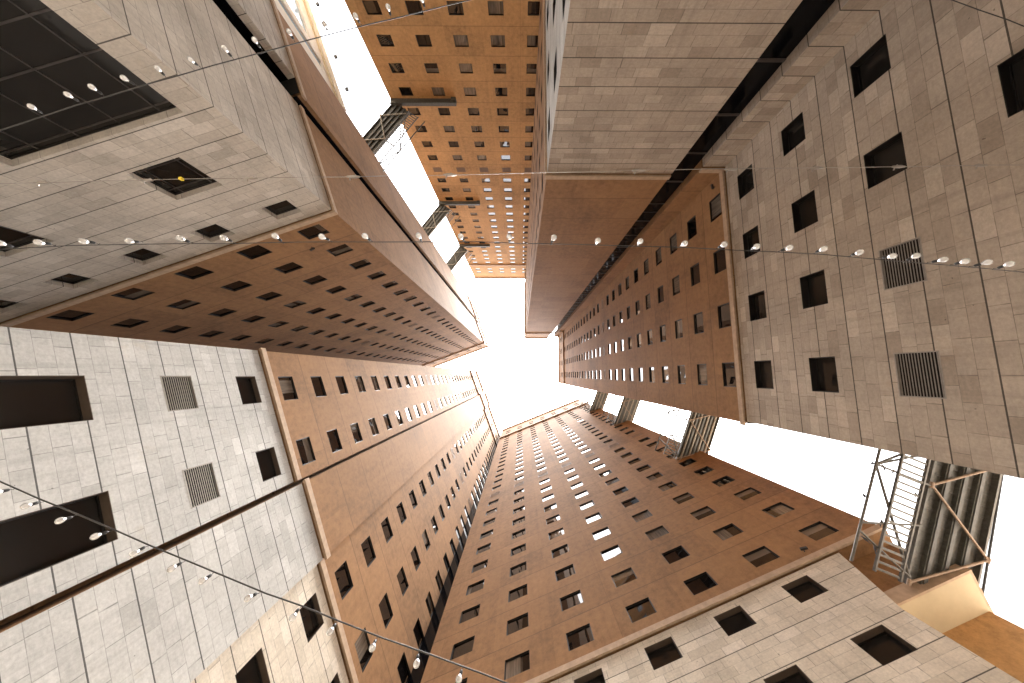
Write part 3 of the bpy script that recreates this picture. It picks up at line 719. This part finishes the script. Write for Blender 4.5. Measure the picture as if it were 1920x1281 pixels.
# ================================================================== birds on the lowest footbridge
def bird_mesh():
    b = MB()
    prof = [(-0.17, 0.02, 0.012), (-0.10, 0.04, 0.035), (-0.03, 0.055, 0.062), (0.04, 0.075, 0.066), (0.09, 0.11, 0.045), (0.115, 0.145, 0.032), (0.14, 0.165, 0.034), (0.165, 0.165, 0.022), (0.19, 0.158, 0.006)]
    b.tube([(x, 0, z) for x, z, r in prof], [r for x, z, r in prof], M_bird, 10)
    b.tube([(0.0, 0.02, 0.01), (0.0, 0.025, -0.05)], 0.008, M_bird, 5); b.tube([(0.0, -0.02, 0.01), (0.0, -0.025, -0.05)], 0.008, M_bird, 5)
    b.tube([(-0.16, 0, 0.02), (-0.27, 0, -0.01)], [0.028, 0.02], M_bird, 6)
    return b.mesh('bird', True)
bm_ = bird_mesh(); P, qa, qb, qc, L = br
spots = [(0.10, qc, 0.2, 'alone highest up the outer rail'), (0.58, qc, 0.2, 'alone midway down the outer rail'), (0.36, qc, 0.2, 'at the outer rail strut joint'), (0.36, (qb + qc) / 2, 0.12, 'on the cross strut halfway to the catwalk'),
         (0.36, qb, 0.12, 'where the cross strut meets the catwalk'), (0.84, (qb + qc) / 2, 0.12, 'on the lower strut between outer rail and catwalk'), (0.87, qb, 0.1, 'on the lower strut at the catwalk edge'),
         (0.70, qb, 0.1, 'on the outer catwalk rail near the tan wall'), (0.45, qa, 0.1, 'on the inner catwalk rail beside the deck')]
for t, q, h, txt in spots:
    o = bpy.data.objects.new('pigeon', bm_); COL.objects.link(o); o.location = P(L * t, q, h); o.rotation_euler = (0, 0, random.uniform(0, 6.3))
    tag(o, 'tiny dark pigeon perched ' + txt, 'bird', 'pigeons on the lowest footbridge')

# ================================================================== cables and festoon bulbs over the courtyard
def up(p, z): return Vector((p[0], p[1], z + EYE))
def cable(name, label, pts, z, r, mat, ext=9.0, group=None):
    pts = [Vector((p[0], p[1], 0)) for p in pts]
    a = pts[0] + (pts[0] - pts[1]).normalized() * ext[0]; b = pts[-1] + (pts[-1] - pts[-2]).normalized() * ext[1]
    full = [a] + pts + [b]
    # densify with a light waver so that the run is not ruler straight
    out = []
    for i in range(len(full) - 1):
        n = max(1, int((full[i + 1] - full[i]).length / 0.4))
        for k in range(n):
            p = full[i].lerp(full[i + 1], k / n); out.append(up(p, z) + Vector((0, 0, random.gauss(0, 0.004))))
    out.append(up(full[-1], z))
    m = MB(); m.tube(out, r, mat, 8); o = m.obj(name, None, True)
    return tag(o, label, 'cable', group)
CA = [(-6.426, -2.986), (-5.547, -3.346), (-3.917, -3.924), (-2.494, -4.38), (-0.675, -4.915)]
CB = [(-8.001, -2.92), (-4.748, -3.015), (-2.776, -3.048), (-0.13, -3.115), (2.841, -3.202), (5.229, -3.237), (7.942, -3.292)]
CC = [(-5.562, -1.331), (-4.812, -1.38), (-1.93, -1.427), (-0.436, -1.426), (0.833, -1.394), (1.756, -1.37), (3.254, -1.295), (5.425, -1.101)]
CD = [(-5.422, 1.099), (-4.992, 1.271), (-4.18, 1.576), (-3.408, 1.867), (-2.546, 2.179), (-2.183, 2.3), (-1.407, 2.577), (-0.393, 2.896), (-0.136, 2.99)]
CE = [(7.66, -6.612), (8.585, -6.214), (8.845, -6.097)]
cable('cable', 'dark cable carrying bulbs over the big dark window, top left', CA, 3.3, 0.006, M_cable, (6.5, 7.5), 'cables over the courtyard')
wire = cable('cable', 'thin taut steel wire without bulbs across the upper middle', CB, 4.2, 0.0045, M_wire, (9, 8), 'cables over the courtyard')
cable('cable', 'long level cable carrying the most bulbs across the middle', CC, 3.0, 0.0045, M_cable, (11, 11), 'cables over the courtyard')
cable('cable', 'slanting cable carrying bulbs over the pale stone, lower left', CD, 3.2, 0.0065, M_cable, (12, 13), 'cables over the courtyard')
cable('cable', 'short bare cable crossing the top right corner', CE, 4.4, 0.007, M_cable, (6.5, 7.5), 'cables over the courtyard')
for p in [(-7.378, -2.938), (-5.769, -2.985), (-4.173, -3.025), (-2.592, -3.053), (-1.1, -3.091), (1.847, -3.173), (3.296, -3.198), (4.651, -3.225), (5.946, -3.252), (7.255, -3.278)]:
    c = MB(); q = up(p, 4.2); a = 0.03
    c.tube([q + Vector((-0.10, 0, 0)), q + Vector((-0.03, 0, 0)), q + Vector((0.03, 0, 0)), q + Vector((0.10, 0, 0))], [0.012, 0.022, 0.022, 0.012], M_wire, 8)
    c.tube([q + Vector((0, 0, 0.0)), q + Vector((0.02, -0.05, 0.03))], 0.009, M_wire, 6); c.tube([q + Vector((-0.05, 0, 0.0)), q + Vector((-0.06, 0.045, 0.02))], 0.009, M_wire, 6)
    c.obj('wire_clamp', wire)
yt = MB(); q = up((-5.23, -3.002), 4.2); yt.hexa([q + Vector((x, y, z)) for z in (-0.03, 0.012) for x, y in ((-.022, -.016), (.022, -.02), (.024, .018), (-.02, .02))], plain('yellow tape', (0.75, 0.55, 0.03))); yt.obj('yellow_tag', wire)

gb = MB(); gb.lathe([(0.003, -0.108), (0.017, -0.105), (0.029, -0.095), (0.0345, -0.079), (0.032, -0.063), (0.024, -0.048), (0.016, -0.038), (0.014, -0.030)], M_bulb, 16)
bulb_me = gb.mesh('glass', True)
sb = MB(); sb.lathe([(0.004, 0.022), (0.012, 0.018), (0.0165, 0.010), (0.0175, -0.026), (0.0155, -0.031), (0.004, -0.031)], M_sock, 12)
sock_me = sb.mesh('socket', True)
fb = MB(); fb.lathe([(0.002, -0.080), (0.010, -0.076), (0.012, -0.066), (0.008, -0.052), (0.006, -0.031)], M_fil, 10)
fil_me = fb.mesh('filament_stem', True)
lb = MB(); lb.tube([(0, 0, 0.02), (0.004, 0.002, 0.035), (0.012, 0.0, 0.05), (0.0, 0.0, 0.062)], 0.0035, M_cable, 6)
lead_me = lb.mesh('lead', True)
ORD = ['first', 'second', 'third', 'fourth', 'fifth', 'sixth', 'seventh', 'eighth', 'ninth', 'tenth', 'eleventh', 'twelfth', 'thirteenth', 'fourteenth', 'fifteenth', 'sixteenth', 'seventeenth', 'eighteenth', 'nineteenth', 'twentieth',
       'twenty-first', 'twenty-second', 'twenty-third', 'twenty-fourth', 'twenty-fifth', 'twenty-sixth', 'twenty-seventh']
def bulb(p, z, label, group, tilt):
    t = thing('light_bulb', label, 'light bulb', up(p, z - 0.056), group); t.rotation_euler = tilt; t.scale = (0.88, 0.88, 0.88)
    for n, me in (('glass', bulb_me), ('socket', sock_me), ('filament_stem', fil_me), ('lead', lead_me)):
        c = bpy.data.objects.new(n, me); COL.objects.link(c); c.parent = t
BA = [(-5.892, -3.204), (-5.479, -3.37), (-5.201, -3.468), (-4.824, -3.602), (-4.459, -3.731), (-4.066, -3.871), (-3.66, -4.006), (-3.312, -4.139), (-2.899, -4.261), (-2.472, -4.386), (-2.073, -4.504), (-1.678, -4.62), (-1.246, -4.747)]
BC = [(-5.36, -1.344), (-4.967, -1.37), (-4.506, -1.385), (-4.045, -1.393), (-3.514, -1.401), (-3.066, -1.409), (-2.542, -1.417), (-2.041, -1.425), (-1.603, -1.427), (-1.058, -1.426), (-0.606, -1.426), (-0.115, -1.418), (0.337, -1.406), (0.812, -1.394), (1.259, -1.383), (1.717, -1.371), (2.119, -1.352), (2.471, -1.334), (2.788, -1.318), (3.158, -1.303), (3.534, -1.27), (3.863, -1.24), (4.122, -1.217), (4.388, -1.194), (4.626, -1.173), (4.835, -1.154), (5.079, -1.132)]
BD = [(-5.241, 1.171), (-4.922, 1.297), (-4.556, 1.435), (-4.174, 1.578), (-3.781, 1.726), (-3.394, 1.872), (-3.083, 1.984), (-2.617, 2.153), (-2.186, 2.299), (-1.813, 2.432), (-1.41, 2.576), (-0.99, 2.708), (-0.568, 2.841)]
for pts, z, nm, grp in ((BA, 3.3, 'top left cable', 'bulbs on the top left cable'), (BC, 3.0, 'long level cable across the middle', 'bulbs on the middle cable'), (BD, 3.2, 'slanting lower left cable', 'bulbs on the lower left cable')):
    for i, p in enumerate(pts):
        bulb(p, z, 'clear bulb, %s from the left on the %s' % (ORD[i], nm), grp, (random.gauss(0, 0.16), random.gauss(0, 0.16), random.uniform(0, 6.3)))

# ================================================================== small wall cameras
def wall_camera(w, a, z, label):
    o = w.P(a, z); t = thing('security_camera', label, 'security camera', o, 'security cameras on the towers'); out = -w.inn
    m = MB(); m.tube([o, o + out * 0.22], 0.03, M_black, 8); m.obj('bracket', t)
    c = MB(); e = o + out * 0.25; c.beam(e - w.U * 0.2, e + w.U * 0.22 + Vector((0, 0, -0.1)), 0.13, 0.14, M_black); c.obj('housing', t)
wall_camera(Wall(BL, -16.56), -12.95, 24.0, 'small black security camera on the left tower beside its first window row')
wall_camera(Wall(BB, 18.31), 13.7, 21.3, 'small black security camera just above the bottom tower string course')
wall_camera(Wall(PI2, -16.05), -15.4, 22.3, 'small black security camera in the inner corner of the right tower')
